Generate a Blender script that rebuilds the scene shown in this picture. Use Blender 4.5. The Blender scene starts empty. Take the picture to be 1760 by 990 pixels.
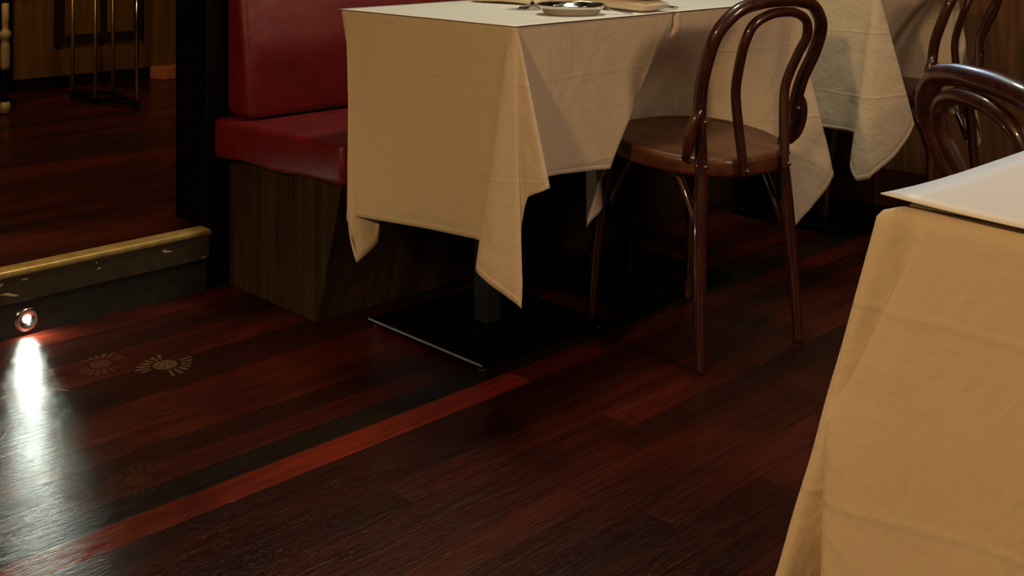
import bpy, bmesh, math, random
from mathutils import Vector, Matrix, noise
random.seed(7)
PI = math.pi
sc = bpy.context.scene
COL = sc.collection

# ------------------------------------------------------------------ camera, world, lights
# Room frame: X runs along the rows of tables, Y towards the red bench, Z up, metres.
cam_d = bpy.data.cameras.new('camera')
cam = bpy.data.objects.new('camera', cam_d)
COL.objects.link(cam)
cam.location = (0, 0, 0.97)
cam.rotation_euler = (PI/2, 0, -math.atan2(1880, 1949))
cam_d.sensor_width = 36
cam_d.lens = 36*1949/1760
cam_d.shift_y = -635/1760
cam_d.clip_start = 0.02
sc.camera = cam

sc.view_settings.view_transform = 'Standard'
sc.view_settings.look = 'None'
sc.view_settings.exposure = 0.0
sc.view_settings.gamma = 1.0
sc.view_settings.use_curve_mapping = False

w = bpy.data.worlds.new('world'); sc.world = w
w.use_nodes = True
w.node_tree.nodes['Background'].inputs[0].default_value = (0.02, 0.014, 0.009, 1)
w.node_tree.nodes['Background'].inputs[1].default_value = 0.05

def area(name, loc, target, power, col, size, spread=PI, shape='DISK'):
    l = bpy.data.lights.new(name, 'AREA'); l.shape = shape; l.size = size
    l.energy = power; l.color = col; l.spread = spread
    o = bpy.data.objects.new(name, l); COL.objects.link(o)
    o.location = loc
    o.rotation_euler = (Vector(target)-Vector(loc)).to_track_quat('-Z', 'Y').to_euler()
    return o
L_WARM  = area('warm_wall_lamp',   (-1.5, 0.7, 2.0), (1.6, 1.6, 0.5), 42, (1.0, 0.60, 0.26), 0.20)
L_CEIL  = area('ceiling_lamp',     (2.1, 1.75, 2.7),  (2.0, 1.85, 0.7), 22, (1.0, 0.97, 0.72), 0.40)
L_SIDE  = area('side_lamp',        (1.85, -1.5, 2.05), (2.0, 1.6, 0.55), 29, (1.0, 0.70, 0.48), 0.8)
L_COOL  = area('cool_lamp',        (3.2, 2.3, 2.2), (1.36, 0.62, 0.95), .6, (0.62, 0.78, 1.0), 0.05, math.radians(30))
L_RAIS  = area('platform_lamp',    (1.4, 4.1, 2.7),   (2.2, 5.4, 0.3), 19, (1.0, 0.60, 0.28), 0.3)

# ------------------------------------------------------------------ node helpers
class NT:
    def __init__(s, name):
        s.m = bpy.data.materials.new(name); s.m.use_nodes = True
        s.t = s.m.node_tree; s.b = s.t.nodes['Principled BSDF']
    def n(s, typ, **kw):
        o = s.t.nodes.new(typ)
        for k, v in kw.items(): setattr(o, k, v)
        return o
    def l(s, a, b): s.t.links.new(a, b)
    def put(s, sock, v):
        if hasattr(v, 'is_output'): s.l(v, sock)
        else: sock.default_value = v
    def coord(s, kind='Object'): return s.n('ShaderNodeTexCoord').outputs[kind]
    def mapping(s, v, scale=(1,1,1), loc=(0,0,0), rot=(0,0,0)):
        o = s.n('ShaderNodeMapping'); s.l(v, o.inputs[0])
        o.inputs['Scale'].default_value = scale; o.inputs['Location'].default_value = loc
        o.inputs['Rotation'].default_value = rot
        return o.outputs[0]
    def noise(s, v, scale=5, detail=4, rough=.5, dist=0):
        o = s.n('ShaderNodeTexNoise'); s.l(v, o.inputs['Vector'])
        o.inputs['Scale'].default_value = scale; o.inputs['Detail'].default_value = detail
        o.inputs['Roughness'].default_value = rough; o.inputs['Distortion'].default_value = dist
        return o.outputs[0]
    def math(s, op, a, b=0.0, c=0.0):
        o = s.n('ShaderNodeMath', operation=op)
        s.put(o.inputs[0], a); s.put(o.inputs[1], b); s.put(o.inputs[2], c)
        return o.outputs[0]
    def ramp(s, f, stops, interp='LINEAR'):
        o = s.n('ShaderNodeValToRGB'); s.put(o.inputs[0], f)
        o.color_ramp.interpolation = interp
        e = o.color_ramp.elements
        while len(e) < len(stops): e.new(0.5)
        for i, (p, c) in enumerate(stops):
            e[i].position = p
            e[i].color = (c[0], c[1], c[2], 1) if hasattr(c, '__len__') else (c, c, c, 1)
        return o.outputs[0]
    def mix(s, f, a, b, blend='MIX'):
        o = s.n('ShaderNodeMix', data_type='RGBA', blend_type=blend)
        s.put(o.inputs[0], f)
        for i, v in ((6, a), (7, b)):
            if isinstance(v, tuple) and len(v) == 3: v = v+(1,)
            s.put(o.inputs[i], v)
        return o.outputs[2]
    def bump(s, h, strength=.3, dist=.001, prev=None):
        o = s.n('ShaderNodeBump'); s.l(h, o.inputs['Height'])
        o.inputs['Strength'].default_value = strength; o.inputs['Distance'].default_value = dist
        if prev is not None: s.l(prev, o.inputs['Normal'])
        return o.outputs[0]
    def set(s, **kw):
        names = dict(col='Base Color', rough='Roughness', metal='Metallic', normal='Normal', coat='Coat Weight',
                     coatr='Coat Roughness', spec='Specular IOR Level', trans='Transmission Weight', ior='IOR',
                     sheen='Sheen Weight', emit='Emission Color', estr='Emission Strength', aniso='Anisotropic')
        for k, v in kw.items():
            if isinstance(v, tuple) and len(v) == 3: v = v+(1,)
            s.put(s.b.inputs[names[k]], v)
        return s.m

def m_plain(name, col, rough=.5, metal=0, var=.15, scale=30, **kw):
    t = NT(name); v = t.coord()
    n = t.noise(v, scale, 4)
    c2 = tuple(max(0, x*(1-var)) for x in col); c1 = tuple(x*(1+var) for x in col)
    return t.set(col=t.ramp(n, [(.3, c2), (.7, c1)]), rough=rough, metal=metal, normal=t.bump(n, .08, .001), **kw)

def m_wood(name, dark, light, axis=2, scale=1.0, rough=.4, coat=0.0, coatr=.15, bump=.15):
    t = NT(name); v = t.coord()
    sca = [26*scale]*3; sca[axis] = 1.6*scale
    g = t.noise(t.mapping(v, tuple(sca)), 1.0, 6, .6, 1.2)
    sca2 = [120*scale]*3; sca2[axis] = 5*scale
    f = t.noise(t.mapping(v, tuple(sca2)), 1.0, 3, .6, .3)
    h = t.math('ADD', t.math('MULTIPLY', g, .7), t.math('MULTIPLY', f, .3))
    return t.set(col=t.ramp(h, [(.35, dark), (.65, light)]), rough=rough, spec=(.5 if coat else .06), coat=coat, coatr=coatr, normal=t.bump(h, bump, .002))

def m_cloth(name, col, creases=()):
    """table linen: fine weave, faint soft wrinkles, pressed fold lines given as (axis, position)"""
    t = NT(name); v = t.coord()
    wv = t.noise(t.mapping(v, (1, 1, 1)), 900, 2)
    soft = t.noise(v, 9, 4, .55, .6)
    b = t.bump(wv, .12, .0006)
    b = t.bump(soft, .5, .014, b)
    b = t.bump(t.noise(v, 28, 4, .6, 1.0), .35, .004, b)
    sep = t.n('ShaderNodeSeparateXYZ'); t.l(v, sep.inputs[0])
    wob = t.math('MULTIPLY', t.math('SUBTRACT', t.noise(v, 4, 2), .5), .03)
    for ax, p in creases:
        d = t.math('ABSOLUTE', t.math('SUBTRACT', t.math('ADD', sep.outputs[ax], wob), p))
        h = t.math('POWER', 2.718, t.math('MULTIPLY', t.math('MULTIPLY', d, d), -90000.0))
        b = t.bump(h, .35, .0018, b)
    c = t.mix(t.noise(v, 5, 3), tuple(x*.96 for x in col), tuple(min(1, x*1.03) for x in col))
    return t.set(col=c, rough=.88, spec=.2, sheen=.15, normal=b)

def m_floor(name, dim=1.0, marks=True, rr_=(.12, .27)):
    t = NT(name); v = t.coord('Object')
    sep = t.n('ShaderNodeSeparateXYZ'); t.l(v, sep.inputs[0])
    X, Y = sep.outputs[0], sep.outputs[1]
    rowf = t.math('DIVIDE', Y, .07); row = t.math('FLOOR', rowf)
    wn = t.n('ShaderNodeTexWhiteNoise', noise_dimensions='1D'); t.l(row, wn.inputs['W'])
    bx = t.math('ADD', t.math('DIVIDE', X, 1.7), t.math('MULTIPLY', wn.outputs[0], 7.3)); bi = t.math('FLOOR', bx)
    cmb = t.n('ShaderNodeCombineXYZ'); t.l(bi, cmb.inputs[0]); t.l(row, cmb.inputs[1])
    wn2 = t.n('ShaderNodeTexWhiteNoise', noise_dimensions='2D'); t.l(cmb.outputs[0], wn2.inputs['Vector'])
    r = wn2.outputs[0]
    D = dim
    def C(a, b, c): return (a*D, b*D, c*D)
    col = t.ramp(r, [(0, C(.022, .0050, .0032)), (.3, C(.034, .006, .0035)), (.6, C(.050, .0075, .0038)), (.85, C(.060, .0092, .0044)), (1, C(.072, .0105, .005))])
    # the bright red board and the dark one beside it
    if marks:
        red = t.math('MULTIPLY', t.math('COMPARE', row, 24.0, .1), t.math('LESS_THAN', X, 1.68))
        drk = t.math('COMPARE', row, 25.0, .1)
        col = t.mix(drk, col, C(.013, .008, .005))
        col = t.mix(red, col, C(.16, .019, .008))
    grain = t.noise(t.mapping(v, (3, 70, 1)), 1.0, 6, .65, .8)
    col = t.mix(1.0, col, t.ramp(grain, [(.3, (.55, .55, .55)), (.7, (1.35, 1.3, 1.25))]), 'MULTIPLY')
    blot = t.noise(t.mapping(v, (1.3, 2.2, 1)), 1.6, 4, .6, .7)
    col = t.mix(1.0, col, t.ramp(blot, [(.35, (.5, .52, .5)), (.62, (1.2, 1.15, 1.1))]), 'MULTIPLY')
    # seams between boards
    fr = t.math('FRACT', rowf); e = t.math('MINIMUM', fr, t.math('SUBTRACT', 1.0, fr))
    fx = t.math('FRACT', bx); ex = t.math('MULTIPLY', t.math('MINIMUM', fx, t.math('SUBTRACT', 1.0, fx)), 24.0)
    seam = t.ramp(t.math('MINIMUM', e, ex), [(0, 0.55), (.03, 1.0)])
    col = t.mix(t.math('SUBTRACT', 1.0, seam), col, C(.006, .003, .002))
    wear = t.noise(t.mapping(v, (2.5, 5, 1)), 2.2, 5, .6, 1.0)
    scr = t.noise(t.mapping(v, (30, 420, 1), rot=(0, 0, .03)), 1.0, 3, .6, 2.0)
    fine = t.noise(t.mapping(v, (70, 230, 1), rot=(0, 0, .12)), 1.0, 4, .7)
    rough = t.ramp(t.math('ADD', t.math('MULTIPLY', wear, .65), t.math('MULTIPLY', scr, .35)), [(.35, rr_[0]), (.68, rr_[1])])
    b = t.bump(scr, .4, .0016)
    b = t.bump(fine, .4, .0012, b)
    b = t.bump(t.noise(t.mapping(v, (16, 85, 1)), 1.0, 3, .5, 1.0), .45, .0022, b)
    b = t.bump(wear, .25, .003, b)
    b = t.bump(seam, .5, .0012, b)
    if marks:
        # paler round marks with rays, and straight scratches in the varnish
        def ray_mark(cx, cy, s, amt, seed):
            dx = t.math('DIVIDE', t.math('SUBTRACT', X, cx), s); dy = t.math('DIVIDE', t.math('SUBTRACT', Y, cy), s)
            rr = t.math('SQRT', t.math('ADD', t.math('MULTIPLY', dx, dx), t.math('MULTIPLY', dy, dy)))
            an = t.math('ARCTAN2', dy, dx)
            disc = t.math('LESS_THAN', rr, .46)
            ring = t.math('MULTIPLY', t.math('GREATER_THAN', rr, .58), t.math('LESS_THAN', rr, t.math('ADD', 1.08, t.math('MULTIPLY', t.math('SINE', t.math('MULTIPLY', an, 2.3)), .12))))
            rays = t.math('GREATER_THAN', t.math('SINE', t.math('MULTIPLY', an, 20.0)), -.2)
            sect = t.math('GREATER_THAN', t.math('ABSOLUTE', t.math('SINE', t.math('ADD', an, seed))), .5)
            mk = t.math('MAXIMUM', disc, t.math('MULTIPLY', t.math('MULTIPLY', ring, rays), sect))
            gr = t.ramp(t.noise(v, 160, 3), [(.35, .2), (.65, 1.0)])
            return t.math('MULTIPLY', t.math('MULTIPLY', mk, gr), amt)
        s1 = ray_mark(1.169, 2.297, .058, .9, -.75)
        s2 = ray_mark(1.07, 2.40, .05, .4, .6)
        s3 = ray_mark(.895, 1.86, .05, .12, .2)
        s = t.math('MAXIMUM', s1, t.math('MAXIMUM', s2, s3))
        col = t.mix(s, col, (.17, .10, .05))
        for (x0, y0, ang, ln) in ((.66, 2.02, .35, .12), (.70, 2.05, .42, .10), (.78, 2.18, .9, .10), (.62, 1.93, .2, .07), (.95, 2.33, 2.1, .06), (.87, 2.25, -.5, .05)):
            ca, sa = math.cos(ang), math.sin(ang)
            dx = t.math('SUBTRACT', X, x0); dy = t.math('SUBTRACT', Y, y0)
            u = t.math('ADD', t.math('MULTIPLY', dx, ca), t.math('MULTIPLY', dy, sa))
            q = t.math('SUBTRACT', t.math('MULTIPLY', dy, ca), t.math('MULTIPLY', dx, sa))
            mk = t.math('MULTIPLY', t.math('LESS_THAN', t.math('ABSOLUTE', u), ln/2), t.math('LESS_THAN', t.math('ABSOLUTE', q), .0009))
            col = t.mix(t.math('MULTIPLY', mk, .6), col, (.30, .24, .17))
    return t.set(col=col, rough=rough, normal=b, spec=.30)

M = {}
M['cloth'] = m_cloth('linen', (.66, .55, .40), [(2, -.115), (2, -.30), (1, .03)])
M['cloth2'] = m_cloth('linen_side_table', (.66, .55, .40), [(2, -.075), (2, -.215), (1, .02)])
M['paper'] = NT('paper'); _p = M['paper']
M['paper'] = _p.set(col=(.80, .79, .74), rough=.55, normal=_p.bump(_p.noise(_p.coord(), 14, 4), .2, .006))
M['floor'] = m_floor('red_brown_boards', 1.08)
M['floor2'] = m_floor('platform_boards', 1.2, False, (.10, .22))
M['bent'] = m_wood('dark_bentwood', (.012, .0026, .0012), (.072, .0140, .0042), 2, 1.5, .40, 1.0, .05, .03)
M['seatw'] = m_wood('bentwood_seat', (.060, .016, .005), (.14, .042, .013), 1, 1.2, .45, .3, .15, .08)
M['oak'] = m_wood('smoked_oak', (.020, .0105, .0042), (.052, .029, .0115), 2, 1.0, .75, 0, .2, .5)
M['barw'] = m_wood('bar_wood', (.085, .044, .013), (.14, .074, .022), 2, .7, .5, 0, .2, .3)
M['bardark'] = m_plain('dark_moulding', (.010, .006, .004), .5)
M['endwood'] = m_wood('end_wall_wood', (.085, .038, .016), (.19, .085, .034), 2, .7, .55, 0, .2, .3)
M['black'] = m_plain('black_paint', (.0008, .0007, .0007), .6, spec=.12)
M['iron'] = m_plain('black_iron', (.0008, .0008, .0008), .6, spec=.08)
M['steel'] = m_plain('grey_column', (.008, .009, .009), .6, spec=.2)
M['edge'] = m_plain('worn_steel_edge', (.55, .55, .55), .35, .8)
M['brass'] = m_plain('brass', (.90, .62, .22), .42, .75, .2, 40)
M['pipe'] = m_plain('tarnished_brass', (.50, .33, .17), .35, .9)
M['chrome'] = m_plain('chrome', (.75, .75, .73), .15, 1.0, .03)
M['silver'] = m_plain('silver', (.62, .58, .54), .12, 1.0, .02)
M['riser'] = m_plain('riser_paint', (.012, .014, .011), .45, 0, .3, 60)
M['cream'] = m_plain('cream_paint', (.34, .26, .13), .5)
M['salmon'] = m_plain('salmon_brick', (.34, .11, .06), .7, 0, .2, 25)
M['bolt'] = m_plain('bolt_head', (.30, .17, .10), .3, .9)
M['mill'] = m_wood('mill_wood', (.03, .012, .006), (.07, .028, .014), 2, 2, .3, .6)
_g = NT('clear_glass'); M['glass'] = _g.set(col=(1, 1, 1), rough=.02, trans=1.0, ior=1.5)
_w = NT('dull_plaster'); M['ceil'] = _w.set(col=(.05, .035, .022), rough=.8)

# red leather
t = NT('red_leather'); v = t.coord()
n1 = t.noise(v, 260, 3); n2 = t.noise(v, 5, 4, .6, .8); n3 = t.noise(v, 26, 4, .6, .6)
c = t.ramp(n2, [(.3, (.10, .0045, .006)), (.7, (.17, .007, .009))])
b = t.bump(n1, .15, .0005); b = t.bump(n3, .12, .002, b); b = t.bump(n2, .3, .012, b)
M['leather'] = t.set(col=c, rough=t.ramp(n3, [(.3, .42), (.7, .55)]), normal=b, spec=.5)
# fascia: dark brown paint with pale chips
t = NT('chipped_fascia'); v = t.coord()
ch = t.ramp(t.noise(t.mapping(v, (14, 1, 30)), 1.0, 3, .5, .5), [(.66, 0.0), (.67, 1.0)])
c = t.mix(ch, t.ramp(t.noise(v, 30, 3), [(.3, (.020, .014, .007)), (.7, (.036, .026, .013))]), (.35, .30, .20))
M['fascia'] = t.set(col=c, rough=.5, normal=t.bump(t.noise(v, 40, 3), .2, .002))
t = NT('lamp_lens'); M['lens'] = t.set(col=(1, 1, .95), emit=(1, .98, .86), estr=70.0)

# ------------------------------------------------------------------ mesh helpers
def link(name, bm_or_me, mat, parent=None, loc=None, smooth=True, kind=None, origin=None):
    if isinstance(bm_or_me, bmesh.types.BMesh):
        bmesh.ops.recalc_face_normals(bm_or_me, faces=bm_or_me.faces[:])
        if origin is not None: bmesh.ops.translate(bm_or_me, verts=bm_or_me.verts[:], vec=-Vector(origin))
        me = bpy.data.meshes.new(name); bm_or_me.to_mesh(me); bm_or_me.free()
    else: me = bm_or_me
    me.materials.clear(); me.materials.append(mat)
    if smooth:
        for p in me.polygons: p.use_smooth = True
    o = bpy.data.objects.new(name, me); COL.objects.link(o)
    if origin is not None: o.location = origin
    if loc is not None: o.location = loc
    if parent is not None: o.parent = parent
    if kind: o['kind'] = kind
    return o

def tag(o, label, cat, group=None, kind=None):
    o['label'] = label; o['category'] = cat
    if group: o['group'] = group
    if kind: o['kind'] = kind
    return o

def empty(name, loc, label=None, cat=None, rz=0, group=None):
    o = bpy.data.objects.new(name, None); COL.objects.link(o)
    o.location = loc; o.rotation_euler = (0, 0, rz); o.empty_display_size = .05
    if label: tag(o, label, cat, group)
    return o

def box(bm, x0, x1, y0, y1, z0, z1, bev=0, seg=2):
    r = bmesh.ops.create_cube(bm, size=1)
    vs = r['verts']
    for q in vs:
        q.co = Vector(((x0+x1)/2+q.co.x*(x1-x0), (y0+y1)/2+q.co.y*(y1-y0), (z0+z1)/2+q.co.z*(z1-z0)))
    if bev:
        es = list({e for q in vs for e in q.link_edges})
        bmesh.ops.bevel(bm, geom=es, offset=bev, segments=seg, affect='EDGES', profile=.5)
    return bm

def nb(): return bmesh.new()

def prism(bm, poly, axis, a0, a1, bev=0):
    """poly: 2-D outline in the plane of the two other axes; extruded along axis from a0 to a1"""
    def P(p, a):
        return {0: (a, p[0], p[1]), 1: (p[0], a, p[1]), 2: (p[0], p[1], a)}[axis]
    A = [bm.verts.new(P(p, a0)) for p in poly]; B = [bm.verts.new(P(p, a1)) for p in poly]
    bm.faces.new(A); bm.faces.new(B[::-1])
    n = len(poly)
    for i in range(n): bm.faces.new((A[i], A[(i+1) % n], B[(i+1) % n], B[i]))
    if bev:
        bmesh.ops.recalc_face_normals(bm, faces=bm.faces[:])
        es = list({e for q in A+B for e in q.link_edges})
        bmesh.ops.bevel(bm, geom=es, offset=bev, segments=2, affect='EDGES', profile=.5)
    return bm

def catmull(P, n=8, closed=False):
    P = [list(p) for p in P]; k = len(P); o = []
    if closed: idx = lambda i: P[i % k]; rng = range(k)
    else:
        P = [[2*a-b for a, b in zip(P[0], P[1])]]+P+[[2*a-b for a, b in zip(P[-1], P[-2])]]
        idx = lambda i: P[i+1]; rng = range(k-1)
    for i in rng:
        a, b, c_, d = idx(i-1), idx(i), idx(i+1), idx(i+2)
        for j in range(n):
            u = j/n
            o.append([.5*(2*q+(-p+r_)*u+(2*p-5*q+4*r_-s_)*u*u+(-p+3*q-3*r_+s_)*u**3) for p, q, r_, s_ in zip(a, b, c_, d)])
    if not closed: o.append(list(P[-2]))
    return o

def tube(bm, pts, rad, seg=14, closed=False, cap=True, flat=1.0, flat_dir=None):
    """sweep a circle along pts (x,y,z[,r]) with parallel-transported frames"""
    pts = [(Vector(p[:3]), (p[3] if len(p) > 3 else rad)) for p in pts]
    n = len(pts); rings = []; up = None
    for i, (p, r) in enumerate(pts):
        if closed: d = (pts[(i+1) % n][0]-pts[i-1][0]).normalized()
        else: d = (pts[min(i+1, n-1)][0]-pts[max(i-1, 0)][0]).normalized()
        if up is None:
            up = Vector((0, 0, 1)) if abs(d.z) < .9 else Vector((0, 1, 0))
        up = (up-d*up.dot(d)).normalized(); sd = d.cross(up)
        rings.append([bm.verts.new(p+(up*math.cos(2*PI*k/seg)*r*flat+sd*math.sin(2*PI*k/seg)*r)) for k in range(seg)])
    for i in range(n if closed else n-1):
        A, B = rings[i], rings[(i+1) % n]
        for k in range(seg): bm.faces.new((A[k], A[(k+1) % seg], B[(k+1) % seg], B[k]))
    if cap and not closed:
        for R, s in ((rings[0], -1), (rings[-1], 1)):
            bm.faces.new(R if s > 0 else R[::-1])
    return bm

def lathe(bm, prof, c=(0, 0, 0), seg=40):
    rings = []
    for r, z in prof:
        if r < 1e-6: rings.append([bm.verts.new((c[0], c[1], c[2]+z))])
        else: rings.append([bm.verts.new((c[0]+r*math.cos(2*PI*k/seg), c[1]+r*math.sin(2*PI*k/seg), c[2]+z)) for k in range(seg)])
    for A, B in zip(rings, rings[1:]):
        for k in range(seg):
            k2 = (k+1) % seg
            if len(A) == 1 and len(B) == 1: continue
            if len(A) == 1: bm.faces.new((A[0], B[k2], B[k]))
            elif len(B) == 1: bm.faces.new((A[k], A[k2], B[0]))
            else: bm.faces.new((A[k], A[k2], B[k2], B[k]))
    return bm

# ------------------------------------------------------------------ the setting
STEP_Y = 2.67; POST_X = 1.485; POST_Y = 2.69; POST_Y2 = 2.862; PZ = .16
o = link('floor', box(nb(), -2.6, 4.25, -2.2, POST_Y2, -.08, 0), M['floor'], smooth=False, kind='structure')
# raised floor behind the step, L-shaped round the partition
o = link('floor_raised', prism(nb(), [(-2.6, POST_Y+.012), (POST_X, POST_Y+.012), (POST_X, POST_Y2), (4.25, POST_Y2), (4.25, 6.3), (-2.6, 6.3)], 2, -.06, PZ), M['floor2'], smooth=False, kind='structure')
riser = link('trim_1', box(nb(), -2.6, POST_X-.002, POST_Y, POST_Y+.011, 0, PZ-.055), M['riser'], smooth=False, kind='structure')
link('trim_2', box(nb(), -2.6, POST_X-.002, STEP_Y, POST_Y+.011, PZ-.075, PZ-.012, .003), M['fascia'], smooth=False, kind='structure')
bm = nb(); box(bm, -2.6, POST_X-.002, STEP_Y-.004, STEP_Y+.045, PZ-.010, PZ+.003, .003)
tube(bm, [(-2.6, STEP_Y-.002, PZ-.006), (POST_X-.002, STEP_Y-.002, PZ-.006)], .0065, 12)
link('trim_3', bm, M['brass'], kind='structure')
link('wall_partition', box(nb(), POST_X, 4.1, POST_Y, POST_Y2, 0, 2.9, .004), M['black'], smooth=False, kind='structure')
link('wall_right', box(nb(), 4.1, 4.25, -2.2, POST_Y2, 0, 2.9), M['endwood'], smooth=False, kind='structure')
link('wall_left', box(nb(), -2.6, 4.25, 5.9, 6.05, PZ, 2.9), M['bardark'], smooth=False, kind='structure')
link('ceiling', box(nb(), -2.6, 4.25, -2.2, 6.3, 2.9, 3.0), M['ceil'], smooth=False, kind='structure')

# ------------------------------------------------------------------ step light
sx, sy, sz = 1.022, POST_Y, .036
sl = empty('step_light', (sx, sy, sz), 'small round recessed floor light glowing in the dark step riser', 'light')
bm = nb(); lathe(bm, [(.0082, .0), (.010, .003), (.022, .006), (.028, .004), (.030, .0)], seg=36)
bmesh.ops.rotate(bm, verts=bm.verts[:], cent=(0, 0, 0), matrix=Matrix.Rotation(PI/2, 3, 'X'))
link('bezel', bm, M['chrome'], sl)
bm = nb(); lathe(bm, [(0, .0035), (.004, .0030), (.0078, .001), (.0082, 0)], seg=30)
bmesh.ops.rotate(bm, verts=bm.verts[:], cent=(0, 0, 0), matrix=Matrix.Rotation(PI/2, 3, 'X'))
link('lens', bm, M['lens'], sl)
a = area('step_light_beam', (sx, sy-.008, sz), (sx+.15, sy-.6, sz-.30), .55, (.90, 1.0, .84), .012)

# ------------------------------------------------------------------ red bench
BX0, BX1 = 1.50, 4.06
bench = empty('banquette_bench', (2.78, 2.45, 0), 'red leather upholstered banquette bench with wooden base along the black partition', 'bench')
def rounded_cushion(poly, x0, x1, bev, nx=40, sag=.0):
    bm = nb(); prism(bm, poly, 0, x0, x1, bev)
    return bm
bm = rounded_cushion([(2.172, .345), (2.688, .345), (2.688, .447), (2.172, .444)], BX0, BX1, .016)
bmesh.ops.subdivide_edges(bm, edges=[e for e in bm.edges if abs(e.verts[0].co.x-e.verts[1].co.x) > 1 or abs(e.verts[0].co.y-e.verts[1].co.y) > .3], cuts=14, use_grid_fill=True)
for q in bm.verts:
    if q.co.x < 1.7: q.co.x += .048*(2.688-q.co.y)/.516
    q.co += Vector((-.006, 0, 0))*max(0, noise.noise(q.co*Vector((0, 9, 9))))*(1 if q.co.x < 1.6 else 0)
    if q.co.z < .36: q.co.z += .008*noise.noise(Vector((q.co.x*4, q.co.y*8, 3)))-.004*math.sin((q.co.y-2.15)*6)
seat = link('seat_cushion', bm, M['leather'], bench, origin=(2.78, 2.45, 0)); seat.location = (0, 0, 0)
bm = rounded_cushion([(2.563, .449), (2.688, .449), (2.688, .95), (2.625, .95)], 1.537, BX1, .022)
o = link('back_cushion', bm, M['leather'], bench, origin=(2.78, 2.45, 0)); o.location = (0, 0, 0)
bm = prism(nb(), [(2.28, 0), (2.688, 0), (2.688, .343), (2.18, .343)], 0, 1.55, BX1, .002)
o = link('base_panel', bm, M['oak'], bench, smooth=False, origin=(2.78, 2.45, 0)); o.location = (0, 0, 0)

# ------------------------------------------------------------------ tables and linen
ZT = .752
def make_table(cx, cy, label, sx=.50, sy=.585, py=0.06, worn=False):
    t = empty('bistro_table', (cx, cy, 0), label, 'table')
    link('tabletop', box(nb(), -sx/2, sx/2, -sy/2, sy/2, ZT-.026, ZT-.004, .004), M['barw'], t, smooth=False)
    bm = nb(); box(bm, -.024, .024, py-.024, py+.024, .012, ZT-.06, .005)
    link('column', bm, M['steel'], t, smooth=False)
    link('base_plate', box(nb(), -.2, .2, py-.2, py+.2, .006, .016, .002), M['iron'], t, smooth=False)
    bm = nb(); box(bm, -.2015, -.1995, py-.2, py+.2, .0135, .0175)
    link('plate_edge', bm, M['edge' if worn else 'iron'], t, smooth=False)
    for sx_ in (-1, 1):
        for sy_ in (-1, 1):
            bm = nb(); lathe(bm, [(0, 0), (.008, 0), (.009, .004), (.007, .0065), (0, .0065)], (sx_*.185, py+sy_*.185, 0), 14)
            link('glide', bm, M['edge' if worn else 'iron'], t)
    link('spider_plate', box(nb(), -.12, .12, py-.12, py+.12, ZT-.062, ZT-.033, .003), M['iron'], t, smooth=False)
    return t

def drape(name, cols, cx, cy, mat, nr=26, sub=6, zt=ZT, er=.006, wr=.0022, seed=0, bulge=.0):
    """linen: a closed ring of columns (top x, top y, hem x, hem y, hem z), swept round and down, room coordinates"""
    cols = [tuple(q)+((0, 1) if len(q) == 5 else ()) for q in cols]
    S = catmull(cols, sub, True); n = len(S); rings = []
    k_ = len(cols)
    for i in range(n):          # hem height and profile run straight between columns, so tips stay sharp
        a, b_ = cols[i//sub], cols[(i//sub+1) % k_]; f = (i % sub)/sub
        for m_ in (4, 5, 6): S[i][m_] = a[m_]*(1-f)+b_[m_]*f
    def ins(x, y, k):
        dx, dy = cx-x, cy-y; l = math.hypot(dx, dy); return x+dx/l*k, y+dy/l*k
    for k, dz in ((er*1.6+.02, 0), (er*1.2, 0), (er*.45, er*.16), (er*.12, er*.5)):
        rings.append([(*ins(s[0], s[1], k), zt-dz) for s in S])
    us = [r/nr*.955 for r in range(nr)]+[.968, .972, .976, 1.0]
    for r, u in enumerate(us):
        ring = []
        for i, s in enumerate(S):
            z = (zt-er)*(1-u)+s[4]*u
            g = min(1, max(0, (u-s[5])/(s[6]-s[5])))
            x = s[0]+(s[2]-s[0])*g; y = s[1]+(s[3]-s[1])*g
            d = Vector((s[0]-cx, s[1]-cy, 0)).normalized()
            p = Vector((x, y, z))
            w_ = noise.noise(Vector((x*7+seed, y*7, z*3.0)))*1.6+noise.noise(Vector((x*22, y*22+seed, z*14)))*.5
            p += d*(w_*wr*min(1, u*4) + bulge*math.sin(PI*min(u*1.15, 1)))
            if u == .972: p -= d*.0006
            if u > .974: p += d*.0004
            ring.append(tuple(p))
        rings.append(ring)
    bm = nb()
    V = [[bm.verts.new(p) for p in R] for R in rings]
    for A, B in zip(V, V[1:]):
        for i in range(n): bm.faces.new((A[i], A[(i+1) % n], B[(i+1) % n], B[i]))
    c = bm.verts.new((cx, cy, zt))
    for i in range(n): bm.faces.new((c, V[0][(i+1) % n], V[0][i]))
    o = link(name, bm, mat, origin=(cx, cy, zt))
    m = o.modifiers.new('thick', 'SOLIDIFY'); m.thickness = .0011; m.offset = 0
    return o

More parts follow.
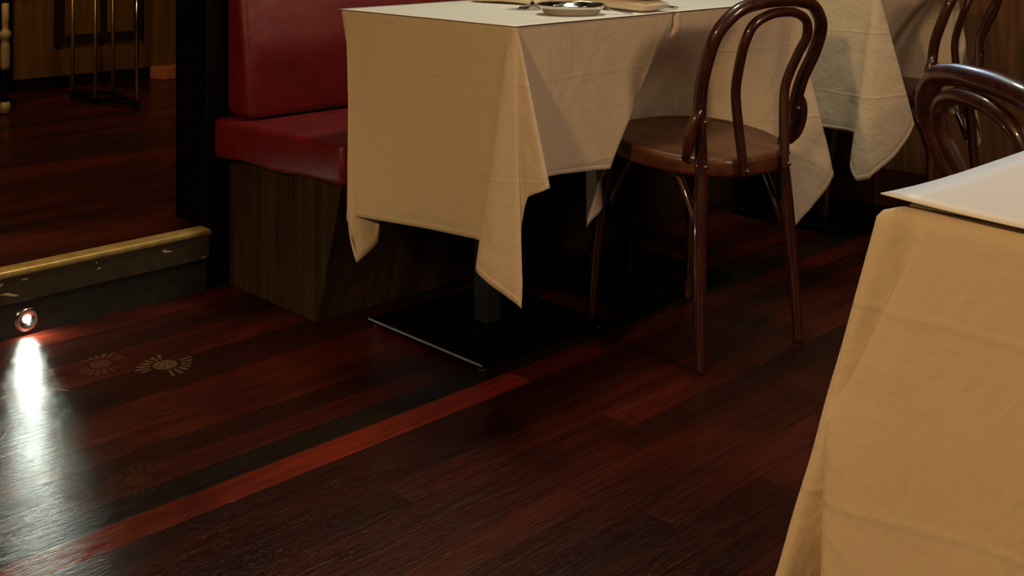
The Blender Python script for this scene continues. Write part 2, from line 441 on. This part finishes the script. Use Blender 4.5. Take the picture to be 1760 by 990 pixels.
def side(p0, p1, hz0, hz1, n, out=0.0, wave=0.0, ph=0.0):
    """plain hanging columns between two perimeter points (ends excluded)"""
    (x0, y0), (x1, y1) = p0, p1
    l = math.hypot(x1-x0, y1-y0); nx, ny = (y1-y0)/l, -(x1-x0)/l   # outward for clockwise travel seen from below the loop used here
    r = []
    for i in range(1, n+1):
        f = i/(n+1); o_ = out+wave*math.sin(ph+f*9)
        x = x0+(x1-x0)*f; y = y0+(y1-y0)*f
        r.append((x, y, x-nx*o_, y-ny*o_, hz0+(hz1-hz0)*f))
    return r
def corner(x, y, ux, uy, vx, vy, hz, tip, k=1.0):
    """ordinary corner: the linen swings out to a nose, down to its tip and back; u = direction of travel in, v = direction of travel out"""
    P = lambda a, b, z, ta=0, tb=0: (x+ux*ta+vx*tb, y+uy*ta+vy*tb, x+ux*a+vx*b, y+uy*a+vy*b, z)
    return [P(-.055, -.004*k, hz, -.04), P(-.03, -.012*k, hz-.005, -.016), P(.03*k, -.05*k, hz-.01, -.007),
            P(.065*k, -.055*k, tip+.04, -.003, .001), P(.05*k, -.02*k, tip, .0, .002), P(.025*k, -.015*k, tip+.10, 0, .005),
            P(.055*k, .01*k, hz-.005, 0, .009), P(.03*k, .035*k, hz+.005, 0, .018), P(.008, .06, hz, 0, .045)]

# --- first table: corners A (far left), B (near), C (near right), D (far right)
x0, x1, y0, y1 = 1.578, 2.088, 1.629, 2.222
cx, cy = (x0+x1)/2, (y0+y1)/2
make_table(cx, cy, 'square pedestal table under the first white cloth, beside the end of the red bench', worn=True)
c = []
c += [(x0, y1-.012, x0-.010, y1-.162, .235), (x0, y1-.018, x0-.066, y1-.157, .200), (x0, y1-.026, x0-.066, y1-.124, .285),
      (x0, y1-.045, x0-.058, y1-.116, .296), (x0, y1-.11, x0-.046, y1-.165, .298), (x0, y1-.22, x0-.030, y1-.25, .300),
      (x0, y1-.34, x0-.015, y1-.345, .303), (x0, y0+.16, x0-.008, y0+.18, .305), (x0, y0+.08, x0-.004, y0+.11, .308), (x0, y0+.035, x0-.006, y0+.075, .300),
      (x0-.001, y0+.020, x0-.030, y0+.046, .288), (x0-.001, y0+.014, x0-.064, y0+.044, .276), (x0-.001, y0+.009, x0-.066, y0+.016, .258),
      (x0-.001, y0+.005, x0-.050, y0-.030, .232), (x0, y0+.002, x0-.037, y0-.058, .212), (x0, y0, x0-.020, y0-.040, .36),
      (x0+.003, y0, x0-.014, y0-.052, .425), (x0+.006, y0-.001, x0-.002, y0-.092, .446), (x0+.010, y0-.001, x0+.018, y0-.078, .446),
      (x0+.018, y0, x0+.042, y0-.020, .440), (x0+.04, y0, x0+.070, y0-.004, .440), (x0+.10, y0, x0+.12, y0-.004, .440), (x0+.20, y0, x0+.17, y0-.004, .436),
      (x1-.20, y0, x0+.23, y0-.006, .432), (x1-.10, y0, x0+.265, y0-.006, .428), (x1-.03, y0, x0+.288, y0-.004, .426)]
c += [(x1-.006, y0, x1-.222, y0+.006, .428), (x1-.002, y0+.002, x1-.190, y0+.06, .38, .06, .9), (x1, y0+.006, x1-.168, y0+.118, .262, .06, .66), (x1, y0+.012, x1-.105, y0+.125, .30, .06, .70),
      (x1, y0+.05, x1-.06, y0+.19, .40, .06, .9), (x1, y0+.2, x1-.006, y0+.24, .43), (x1, y0+.35, x1-.005, y0+.36, .43), (x1, y1-.1, x1-.005, y1-.12, .43)]
c += [(x1, y1-.01, x1-.04, y1-.03, .28), (x1-.01, y1, x1-.06, y1+.005, .42)]
c += [(x1-.15, y1, x1-.15, y1+.004, .46), (x1-.28, y1, x1-.28, y1+.004, .46), (x0+.12, y1, x0+.13, y1+.004, .46), (x0+.04, y1, x0+.05, y1+.002, .46), (x0+.006, y1, x0+.012, y1-.06, .44), (x0+.002, y1-.006, x0+.01, y1-.13, .36)]
o = drape('tablecloth', c, cx, cy, M['cloth'], seed=1)
tag(o, 'white tablecloth on the first table, beside the red bench end, its folded corner hanging low', 'tablecloth', 'white linen tablecloths')

# --- second table
x0, x1, y0, y1 = 2.094, 2.604, 1.626, 2.222
cx, cy = (x0+x1)/2, (y0+y1)/2
make_table(cx, cy, 'square pedestal table under the cloth behind the bentwood chair, second in the row')
c = [(x0, y1-.05, x0+.008, y1-.07, .44), (x0, y1-.2, x0+.008, y1-.2, .44), (x0, y0+.25, x0+.004, y0+.36, .42, .10, 1), (x0, y0+.1, x0-.02, y0+.31, .40, .10, 1), (x0, y0+.03, x0-.08, y0+.27, .40, .10, 1),
     (x0+.004, y0, x0-.14, y0+.235, .40, .10, 1), (x0+.03, y0, x0-.05, y0+.262, .40, .10, 1), (x0+.08, y0, x0+.05, y0+.250, .40, .10, 1), (x0+.13, y0, x0+.12, y0+.262, .40, .10, 1), (x0+.19, y0, x0+.18, y0+.24, .40, .10, 1),
     (x0+.25, y0, x0+.235, y0+.20, .39, .10, 1), (x0+.31, y0, x0+.30, y0+.10, .36, .2, 1), (x0+.37, y0, x0+.36, y0+.035, .34, .1, 1), (x1-.09, y0, x1-.11, y0+.006, .335), (x1-.035, y0, x1-.075, y0+.004, .335),
     (x1-.014, y0, x1-.062, y0+.002, .33), (x1-.010, y0, x1-.050, y0-.012, .20), (x1-.006, y0, x1-.044, y0-.022, .172), (x1-.003, y0, x1-.010, y0-.045, .215),
     (x1, y0, x1+.054, y0-.072, .29), (x1, y0+.003, x1+.060, y0-.062, .315), (x1, y0+.009, x1+.03, y0-.01, .34), (x1, y0+.02, x1+.006, y0+.05, .34),
     (x1, y0+.08, x1+.004, y0+.10, .34), (x1, y0+.2, x1+.006, y0+.2, .34), (x1, y0+.35, x1+.006, y0+.35, .34), (x1, y1-.1, x1+.006, y1-.1, .34),
     (x1, y1-.01, x1+.03, y1-.0, .25), (x1-.01, y1, x1-.0, y1+.01, .36), (x1-.1, y1, x1-.1, y1+.004, .42), (x0+.25, y1, x0+.25, y1+.004, .42), (x0+.1, y1, x0+.1, y1+.004, .42), (x0+.01, y1, x0+.03, y1+.002, .42), (x0, y1-.01, x0+.012, y1-.02, .43)]
o = drape('tablecloth', c, cx, cy, M['cloth'], seed=11, wr=.0035)
tag(o, 'white tablecloth on the second table, directly behind the large bentwood chair', 'tablecloth', 'white linen tablecloths')

# --- third table
x0, x1, y0, y1 = 3.05, 3.56, 1.629, 2.222
cx, cy = (x0+x1)/2, (y0+y1)/2
make_table(cx, cy, 'square pedestal table under the farthest cloth, by the brown wooden end wall')
c = [(x0, y1-.05, x0-.004, y1-.07, .34), (x0, y1-.2, x0-.006, y1-.2, .34), (x0, y0+.26, x0-.006, y0+.27, .34), (x0, y0+.15, x0-.006, y0+.17, .34), (x0, y0+.07, x0-.005, y0+.10, .34),
     (x0, y0+.03, x0-.010, y0+.07, .335), (x0-.001, y0+.014, x0-.036, y0+.072, .25), (x0-.001, y0+.007, x0-.038, y0+.052, .205), (x0, y0+.003, x0-.02, y0+.02, .215), (x0, y0, x0+.04, y0-.03, .28),
     (x0+.004, y0-.001, x0+.092, y0-.060, .366), (x0+.010, y0, x0+.098, y0-.045, .375), (x0+.03, y0, x0+.10, y0+.02, .36, .2, 1), (x0+.09, y0, x0+.14, y0+.10, .40, .10, 1),
     (x0+.18, y0, x0+.20, y0+.20, .42, .10, 1), (x0+.27, y0, x0+.28, y0+.215, .42, .10, 1), (x0+.36, y0, x0+.37, y0+.20, .42, .10, 1), (x0+.42, y0, x0+.43, y0+.10, .40, .2, 1)]
c += corner(x1, y0, 1, 0, 0, 1, .35, .21, .9)
c += [(x1, y0+.2, x1+.006, y0+.2, .34), (x1, y0+.35, x1+.006, y0+.35, .34), (x1, y1-.1, x1+.006, y1-.1, .34),
      (x1, y1-.01, x1+.03, y1-.0, .25), (x1-.01, y1, x1-.0, y1+.01, .36), (x1-.1, y1, x1-.1, y1+.004, .42), (x0+.25, y1, x0+.25, y1+.004, .42), (x0+.1, y1, x0+.1, y1+.004, .42), (x0+.01, y1, x0+.0, y1+.01, .36), (x0, y1-.01, x0-.012, y1-.02, .25)]
o = drape('tablecloth', c, cx, cy, M['cloth'], seed=23)
tag(o, 'white tablecloth on the farthest table, broad pointed corner hanging left of the far chair', 'tablecloth', 'white linen tablecloths')

# --- fourth table, close on the right of the camera
x0, x1, y0, y1 = .797, 1.31, -.19, .412
cx, cy = (x0+x1)/2, (y0+y1)/2
make_table(cx, cy, 'square pedestal table close to the viewer under the large white cloth', py=0)
c = [(x0-.004, y1+.014, x0-.034, y1+.112, .26, 0, .80), (x0-.010, y1+.004, x0-.044, y1+.098, .27, 0, .80), (x0-.006, y1-.008, x0+.010, y1+.062, .29, .22, .7), (x0-.004, y1-.014, x0-.014, y1+.052, .30, .10, .5), (x0-.003, y1-.022, x0-.035, y1+.040, .30, 0, .34), (x0-.002, y1-.040, x0-.040, y1+.018, .30, 0, .42),
     (x0, y1-.080, x0-.044, y1-.035, .30, 0, .7), (x0, y1-.13, x0-.050, y1-.10, .30), (x0, y1-.19, x0-.028, y1-.17, .30), (x0, y1-.25, x0-.020, y1-.24, .30), (x0, y1-.31, x0-.030, y1-.31, .30),
     (x0, y1-.38, x0-.022, y1-.39, .30), (x0, y1-.46, x0-.012, y1-.46, .30)]
c += corner(x0, y0, 0, -1, 1, 0, .30, .12)
c += [(x0+.12, y0, x0+.12, y0-.006, .30), (x0+.25, y0, x0+.25, y0-.01, .30), (x0+.38, y0, x0+.38, y0-.006, .30)]
c += corner(x1, y0, 1, 0, 0, 1, .30, .12)
c += [(x1, y0+.14, x1+.006, y0+.14, .30), (x1, y0+.28, x1+.01, y0+.28, .30), (x1, y0+.42, x1+.006, y0+.42, .30)]
c += corner(x1, y1, 0, 1, -1, 0, .34, .18, .6)
c += [(x1-.12, y1, x1-.12, y1+.004, .34), (x1-.22, y1, x1-.22, y1+.008, .34), (x1-.32, y1, x1-.32, y1+.004, .34), (x0+.12, y1, x0+.12, y1+.006, .33), (x0+.05, y1, x0+.045, y1+.02, .32), (x0+.016, y1, x0-.012, y1+.10, .29)]
o = drape('tablecloth', c, cx, cy, M['cloth2'], nr=34, sub=8, er=.014, seed=31, wr=.003)
tag(o, 'large white tablecloth on the closest table at the right edge, falling out of view', 'tablecloth', 'white linen tablecloths')

# ------------------------------------------------------------------ paper toppers
def paper(xa, xb, ya, yb, z, label, lift=0.0, th=.0009, seed=0, lower=False):
    bm = nb(); n = 24; g = []
    cx, cy = (xa+xb)/2, (ya+yb)/2
    for i in range(n+1):
        row = []
        for j in range(n+1):
            x = xa+(xb-xa)*i/n; y = ya+(yb-ya)*j/n
            e = max(abs(i/n-.5), abs(j/n-.5))*2
            zz = z+.0006*(noise.noise(Vector((x*6+seed, y*6, 0)))+1)*e
            if lift:
                d = math.hypot(x-xa, (y-yb)*1.0); zz += lift*max(0, 1-d/.16)**2
            row.append(bm.verts.new((x, y, zz)))
        g.append(row)
    for i in range(n):
        for j in range(n): bm.faces.new((g[i][j], g[i+1][j], g[i+1][j+1], g[i][j+1]))
    o = link('paper_topper', bm, M['paper'], origin=(cx, cy, z))
    m = o.modifiers.new('thick', 'SOLIDIFY'); m.thickness = th; m.offset = 1
    return tag(o, label, 'table paper')
paper(1.575, 2.090, 1.623, 2.226, ZT+.0018, 'white paper sheet on the first table, carrying the dish and cutlery', seed=1)
paper(2.094, 2.604, 1.621, 2.224, ZT+.0018, 'white paper sheet on the second table, its edge running behind the big chair back', seed=5)
paper(3.050, 3.560, 1.625, 2.224, ZT+.0018, 'white paper sheet on the farthest table', seed=9)
paper(.806, 1.312, -.186, .406, ZT+.0018, 'lower white paper sheet on the closest table, showing under the lifted corner', seed=13)
paper(.789, 1.300, -.182, .420, ZT+.0048, 'upper white paper sheet on the closest table with its corner lifted', lift=.006, seed=17)

# ------------------------------------------------------------------ bentwood chairs
HOOP = [(.131, .023, .442, .0145), (.148, .010, .52, .015), (.161, -.006, .60, .015), (.172, -.035, .67, .015), (.165, -.058, .73, .015), (.12, -.073, .775, .015), (.06, -.08, .79, .0145), (0, -.082, .793, .0145)]
INNER = [(.066, -.040, .415, .0095), (.068, -.036, .46, .0105), (.073, -.030, .53, .011), (.080, -.030, .60, .011), (.092, -.055, .67, .011), (.098, -.074, .71, .011), (.084, -.084, .745, .011), (.045, -.090, .764, .0108), (0, -.092, .769, .0108)]
LEGLOW = [(.157, 0, 0, .0115), (.155, .003, .06, .012), (.149, .010, .18, .014), (.138, .019, .33, .0155)]
def mirror(h): return [(-a, b, c_, r) for a, b, c_, r in h]+[(a, b, c_, r) for a, b, c_, r in h[::-1][1:]]
def make_chair():
    root = empty('bentwood_chair', (0, 0, 0))
    # outer hoop and rear legs are one bent rod
    path = mirror(LEGLOW+HOOP)
    bm = tube(nb(), catmull(path, 8), .014, 16)
    link('back_hoop', bm, M['bent'], root)
    bm = tube(nb(), catmull(mirror(INNER), 8), .011, 14)
    link('inner_hoop', bm, M['bent'], root)
    # seat: round plywood disc in a bent rim, higher at the front
    SC = Vector((0, .165, 0)); bm = nb(); seg = 64
    def sz(y): return .446+.03*(y+.03)/.4
    def outline(k, gr=1.0):
        a = 2*PI*k/seg; wx = .195+.012*math.sin(a); wy = .198
        ca, sa = math.cos(a), math.sin(a)
        p = 2.25
        r = (abs(ca)**p+abs(sa)**p)**(-1/p)
        return wx*r*ca*gr, .165+wy*r*sa*gr
    prof = [(.0, -.004), (.5, -.0035), (.84, -.001), (.90, .0), (.915, .003), (.96, .0035), (.99, .001), (1.0, -.008), (1.0, -.028), (.985, -.036), (.93, -.037), (.90, -.030), (.5, -.028), (0, -.028)]
    rings = []
    for g, dz in prof:
        if g == 0: rings.append([bm.verts.new((0, .165, sz(.165)+dz))])
        else: rings.append([bm.verts.new((*outline(k, g), sz(outline(k, g)[1])+dz)) for k in range(seg)])
    for A, B in zip(rings, rings[1:]):
        for k in range(seg):
            k2 = (k+1) % seg
            if len(A) == 1: bm.faces.new((A[0], B[k], B[k2]))
            elif len(B) == 1: bm.faces.new((A[k2], A[k], B[0]))
            else: bm.faces.new((A[k2], A[k], B[k], B[k2]))
    link('seat', bm, M['seatw'], root)
    # front legs
    for s in (-1, 1):
        p = [(s*.162, .362, 0, .0105), (s*.161, .358, .06, .0115), (s*.156, .345, .2, .014), (s*.148, .325, .34, .016), (s*.142, .312, .437, .0165)]
        link('leg', tube(nb(), catmull(p, 6), .014, 16), M['bent'], root)
    # quarter arches under the seat rim
    def arch(a, b):
        a = Vector(a); b = Vector(b); h = .425; o_ = []
        for k in range(21):
            u = k/20
            e = min(u, 1-u)*2
            z = .27+(h-.27)*(1-(1-min(1, e*1.25))**2.2)
            q = a.lerp(b, u); inset = (Vector((0, .165, 0))-Vector((q.x, q.y, 0))).normalized()*.018
            o_.append((q.x+inset.x, q.y+inset.y, z, .008))
        return o_
    F = lambda s: (s*.152, .334, 0); R = lambda s: (s*.143, .014, 0)
    link('arch_brace', tube(nb(), arch(F(-1), F(1)), .008, 10), M['bent'], root)
    for s in (-1, 1): link('arch_brace', tube(nb(), arch(R(s), F(s)), .008, 10), M['bent'], root)
    # hip brackets from hoop to seat
    for s in (-1, 1):
        p = [(s*.158, -.004, .565, .007), (s*.170, .000, .545, .0115), (s*.177, .008, .51, .0130), (s*.174, .020, .475, .0120), (s*.166, .036, .452, .009)]
        link('hip_bracket', tube(nb(), catmull(p, 6), .009, 12), M['bent'], root)
        for z, y in ((.435, -.001), (.536, -.012)):
            bm = nb(); bmesh.ops.create_uvsphere(bm, u_segments=12, v_segments=8, radius=.006)
            bmesh.ops.scale(bm, vec=(.6, .6, 1), verts=bm.verts[:]) if False else None
            bmesh.ops.translate(bm, verts=bm.verts[:], vec=(s*(.132 if z < .5 else .149), .0095 if z < .5 else -.0075, z))
            link('bolt', bm, M['bolt'], root)
        bm = nb(); bmesh.ops.create_uvsphere(bm, u_segments=12, v_segments=8, radius=.005)
        bmesh.ops.translate(bm, verts=bm.verts[:], vec=(s*.066, -.051, .428))
        link('bolt', bm, M['bolt'], root)
    return root
def copy_tree(o, parent=None):
    q = o.copy(); COL.objects.link(q)
    if parent is not None: q.parent = parent
    for ch in list(o.children): copy_tree(ch, q)
    return q
ch1 = make_chair()
ch3 = copy_tree(ch1); ch2 = copy_tree(ch1)
ch1.location = (2.1233, 1.4393, 0); ch1.rotation_euler.z = math.radians(-8.36)
ch3.location = (3.400, 1.557, 0); ch3.rotation_euler.z = math.radians(0)
ch2.location = (1.416, .547, 0); ch2.rotation_euler.z = math.radians(234.5); ch2.scale = (.98, .98, .98)
G = 'dark bentwood cafe chairs'
tag(ch1, 'dark brown bentwood chair tucked under the first tables, seen whole from seat to feet', 'chair', G)
tag(ch3, 'dark bentwood chair at the farthest table, before the brown wooden wall', 'chair', G)
tag(ch2, 'glossy dark bentwood chair just behind the closest table, bluish highlights on its curved back', 'chair', G)

# ------------------------------------------------------------------ table setting on the first table
TZ = ZT+.0046
bm = lathe(nb(), [(0, .002), (.050, .002), (.058, .006), (.066, .013), (.074, .0215), (.0765, .0225), (.0775, .021), (.070, .012), (.062, .003), (.060, 0), (.052, 0), (.050, .0008), (0, .0008)], (0, 0, 0), 56)
o = link('dish', bm, M['silver']); o.location = (1.862, 1.738, TZ)
tag(o, 'shallow round polished silver dish on the first table', 'dish')
# fork resting on the rim
def cutlery(name, pts, width, tip, mat, label, cat):
    bm = nb(); S = catmull(pts, 8); n = len(S); L = []
    for i, p in enumerate(S):
        a = Vector(S[max(0, i-1)][:3]); b_ = Vector(S[min(n-1, i+1)][:3]); d = (b_-a).normalized()
        sd = d.cross(Vector((0, 0, 1))).normalized(); nn = sd.cross(d)
        w_ = p[3]; h = p[4] if len(p) > 4 else .0012; c0 = Vector(p[:3])
        L.append([bm.verts.new(c0+sd*w_*math.cos(q)+nn*h*math.sin(q)) for q in [2*PI*k/10 for k in range(10)]])
    for A, B in zip(L, L[1:]):
        for k in range(10): bm.faces.new((A[k], A[(k+1) % 10], B[(k+1) % 10], B[k]))
    bm.faces.new(L[0][::-1]); bm.faces.new(L[-1])
    if tip:      # four tines
        e = Vector(S[-1][:3]); d = (e-Vector(S[-3][:3])).normalized(); sd = d.cross(Vector((0, 0, 1))).normalized()
        for k in (-1.5, -.5, .5, 1.5):
            q = e+sd*k*.0055
            tube(bm, [(*(q-d*.006), .0016), (*(q+d*.02-Vector((0, 0, .001))), .0015), (*(q+d*.042+Vector((0, 0, .002))), .0008)], .0014, 8)
    c0 = Vector(pts[0][:3])
    o = link(name, bm, mat, origin=c0)
    return tag(o, label, cat)
cutlery('fork', [(1.958, 1.640, TZ+.0016, .0062, .0016), (1.945, 1.654, TZ+.0035, .0058, .0016), (1.925, 1.676, TZ+.010, .0038, .0018), (1.905, 1.699, TZ+.0215, .0028, .002), (1.880, 1.727, TZ+.0265, .003, .002), (1.860, 1.750, TZ+.0235, .008, .0014), (1.848, 1.764, TZ+.020, .011, .0012)],
        .01, True, M['silver'], 'silver fork leaning on the rim of the silver dish', 'fork')
cutlery('knife', [(2.128, 1.648, TZ+.004, .0060, .0028), (2.124, 1.668, TZ+.0045, .0064, .003), (2.116, 1.71, TZ+.0045, .0048, .0026), (2.108, 1.75, TZ+.0045, .0050, .002), (2.104, 1.77, TZ+.0042, .008, .001), (2.096, 1.83, TZ+.0042, .0095, .0009), (2.089, 1.87, TZ+.004, .003, .0006)],
        .01, False, M['silver'], 'silver knife whose handle end pokes out beside the folded napkin', 'knife')

def napkin(cx, cy, w_, l_, h_, rz, label, layers=2):
    """folded linen: stacked layers joined by a round fold at the near end"""
    bm = nb(); n = 14; th = h_/layers
    for k in range(layers):
        zc = th*(k+.5); ww = w_*(1-.03*k); ll = l_*(1-.015*(k % 2))
        prof = []
        for q in range(16):
            a = 2*PI*q/16; e = .35
            prof.append((ww/2*math.copysign(abs(math.cos(a))**e, math.cos(a)), zc+th*.52*math.copysign(abs(math.sin(a))**.8, math.sin(a))))
        rings = []
        for i in range(n+1):
            f = i/n; y = -ll/2+ll*f
            s = min(1, math.sqrt(max(0, 1-((max(0, .10-f))/.10)**2))*.5+.5) if f < .10 else 1
            tw = .004*math.sin(f*5+k)
            hump = .006*math.sin(f*PI)*(k+1)/layers
            rings.append([bm.verts.new((px*1.0+tw, y, zc+(pz-zc)*s+hump+.0012*noise.noise(Vector((px*40, y*30, k))))) for px, pz in prof])
        for A, B in zip(rings, rings[1:]):
            for q in range(16): bm.faces.new((A[q], A[(q+1) % 16], B[(q+1) % 16], B[q]))
        bm.faces.new(rings[0][::-1]); bm.faces.new(rings[-1])
    o = link('napkin', bm, M['cloth']); o.location = (cx, cy, TZ); o.rotation_euler = (0, 0, rz)
    return tag(o, label, 'napkin', 'folded linen napkins')
napkin(2.040, 1.785, .085, .300, .050, 0, 'folded white linen napkin at the table edge, right of the silver dish')
napkin(1.995, 2.075, .080, .200, .030, .1, 'folded white linen napkin on the bench side, behind the stemmed glass')
# wine glass
gl = empty('wine_glass', (1.905, 1.905, TZ), 'clear stemmed glass standing just left of the silver dish', 'glass')
link('foot', lathe(nb(), [(0, 0), (.034, 0), (.0345, .0015), (.031, .004), (.014, .009), (.0065, .0095), (0, .0095)], seg=40), M['glass'], gl)
link('stem', lathe(nb(), [(0, .0095), (.0055, .0098), (.004, .02), (.0038, .06), (.005, .078), (0, .0795)], seg=24), M['glass'], gl)
link('bowl', lathe(nb(), [(0, .080), (.008, .080), (.026, .092), (.036, .115), (.037, .14), (.031, .175), (.030, .175), (.0358, .14), (.0348, .115), (.025, .0935), (.007, .083), (0, .083)], seg=40), M['glass'], gl)
pm = empty('pepper_mill', (2.112, 1.975, TZ), 'dark turned wooden pepper mill between the silver dish and the napkin', 'pepper mill')
link('body', lathe(nb(), [(0, 0), (.024, 0), (.0245, .004), (.023, .012), (.018, .03), (.016, .055), (.019, .08), (.0205, .10), (0, .10)], seg=32), M['mill'], pm)
link('head', lathe(nb(), [(0, .101), (.019, .101), (.022, .112), (.021, .128), (.012, .140), (0, .143)], seg=32), M['mill'], pm)
link('knob', lathe(nb(), [(0, .1435), (.005, .1435), (.0065, .149), (.004, .154), (0, .155)], seg=20), M['silver'], pm)

# ------------------------------------------------------------------ beyond the step
bar = empty('bar_counter', (2.4, 5.55, PZ), 'brown wooden bar front with dark mouldings, beyond the raised floor', 'bar counter')
def rel(o, root): o.location = Vector(o.location)-Vector(root.location); return o
BY = 5.40
def bpart(name, bm, mat, smooth=False): return link(name, bm, mat, bar, smooth=smooth, origin=None, loc=-Vector(bar.location))
bpart('front_board', box(nb(), 2.0, 2.86, BY, BY+.3, .217, 1.2, .003), M['barw'])
bpart('plinth', box(nb(), 2.02, 2.84, BY+.05, BY+.28, PZ, .217), M['bardark'])
bm = nb()
U0, U1, Z0, Z1, W = 2.177, 2.622, .367, 1.05, .045
for b_ in ((U0, U0+W, Z0, Z1), (U1-W, U1, Z0, Z1), (U0+W, U1-W, Z0, Z0+W), (U0+W, U1-W, Z1-W, Z1), (2.405, 2.43, Z0+W, Z1-W)):
    box(bm, b_[0], b_[1], BY-.014, BY, b_[2], b_[3], .003)
bpart('moulding', bm, M['bardark'])
bpart('counter_top', box(nb(), 1.96, 2.9, BY-.05, BY+.33, 1.2, 1.24, .006), M['bardark'])
link('trim_4', box(nb(), -2.6, 1.995, BY+.02, BY+.10, PZ, 2.9), M['black'], smooth=False, kind='structure')
o = link('step_block', prism(nb(), [(2.70, BY-.10), (2.95, BY-.10), (2.95, BY+.0-.004), (2.66, BY-.004)], 2, PZ, .222, .004), M['salmon'], smooth=False)
o = tag(o, 'low salmon-coloured block on the raised floor at the end of the bar front', 'block')

# four-post metal stand
P = [(2.149, 5.058), (2.122, 4.815), (2.262, 4.949), (2.204, 4.463)]
st = empty('metal_stand', (2.19, 4.82, PZ), 'tall slim four-legged metal stand on the dark raised floor', 'stand')
off = -Vector(st.location)
Q = [(2.123, 5.053), (2.121, 4.809), (2.261, 4.943), (2.203, 4.585)]
for i, (x, y) in enumerate(Q):
    o = link('leg', tube(nb(), [(x, y, PZ, .0085), (x, y, .5, .0085), (x, y, .92, .0085)], .0085, 12), M['chrome'] if i == 3 else M['pipe'], st, loc=off)
    if i == 3: o['label'] = 'brighter chrome leg'
    bm = lathe(nb(), [(0, 0), (.013, 0), (.013, .012), (.010, .016), (0, .016)], (x, y, PZ), 16)
    link('foot', bm, M['iron'], st, loc=off)
bm = nb()
for i, j in ((0, 1), (1, 3), (3, 2), (2, 0)):
    a, b_ = Vector((*Q[i], PZ+.022)), Vector((*Q[j], PZ+.022))
    tube(bm, [tuple(a), tuple(b_)], .016, 8, flat=.6)
link('base_frame', bm, M['iron'], st, loc=off)
bm = nb(); prism(bm, [Q[0], Q[1], Q[3], Q[2]], 2, .92, .935, .002)
link('tray', bm, M['iron'], st, smooth=False, loc=off)

# stool with pale turned leg sections, at the left edge
fx, fy = 1.705, 4.843
def uv(px, d):
    x = (px-880)/1949*d; return .7197*x+.6943*d, -.6943*x+.7197*d
fx, fy = uv(9, 4.70)
sr = empty('bar_stool', (fx-.15, fy-.02, PZ), 'dark bar stool with cream turned leg sections at the left edge', 'stool')
for (dx, dy) in ((.15, .02), (-.15, .02), (.12, .30), (-.15, .30)):
    vis = (dx > 0 and dy > 0)
    lg = link('leg', lathe(nb(), [(0, .0), (.012, .0), (.016, .02), (.012, .05), (.012, .16), (.011, .18), (.011, .60), (0, .60)], (dx, dy, 0), 20), M['black'], sr)
    lathe_p = [(0, .005), (.020, .005), (.021, .03), (.0165, .05), (0, .05)]
    link('foot_cap', lathe(nb(), lathe_p, (dx, dy, 0), 20), M['cream'], lg)
    link('turned_sleeve', lathe(nb(), [(0, .185), (.017, .185), (.019, .20), (.019, .27), (.017, .30), (.015, .31), (.023, .315), (.023, .34), (.015, .345), (.012, .36), (.014, .38), (.014, .46), (0, .46)], (dx, dy, 0), 20), M['cream'], lg)
link('seat', box(nb(), -.19, .19, -.02, .34, .60, .65, .015), M['black'], sr)
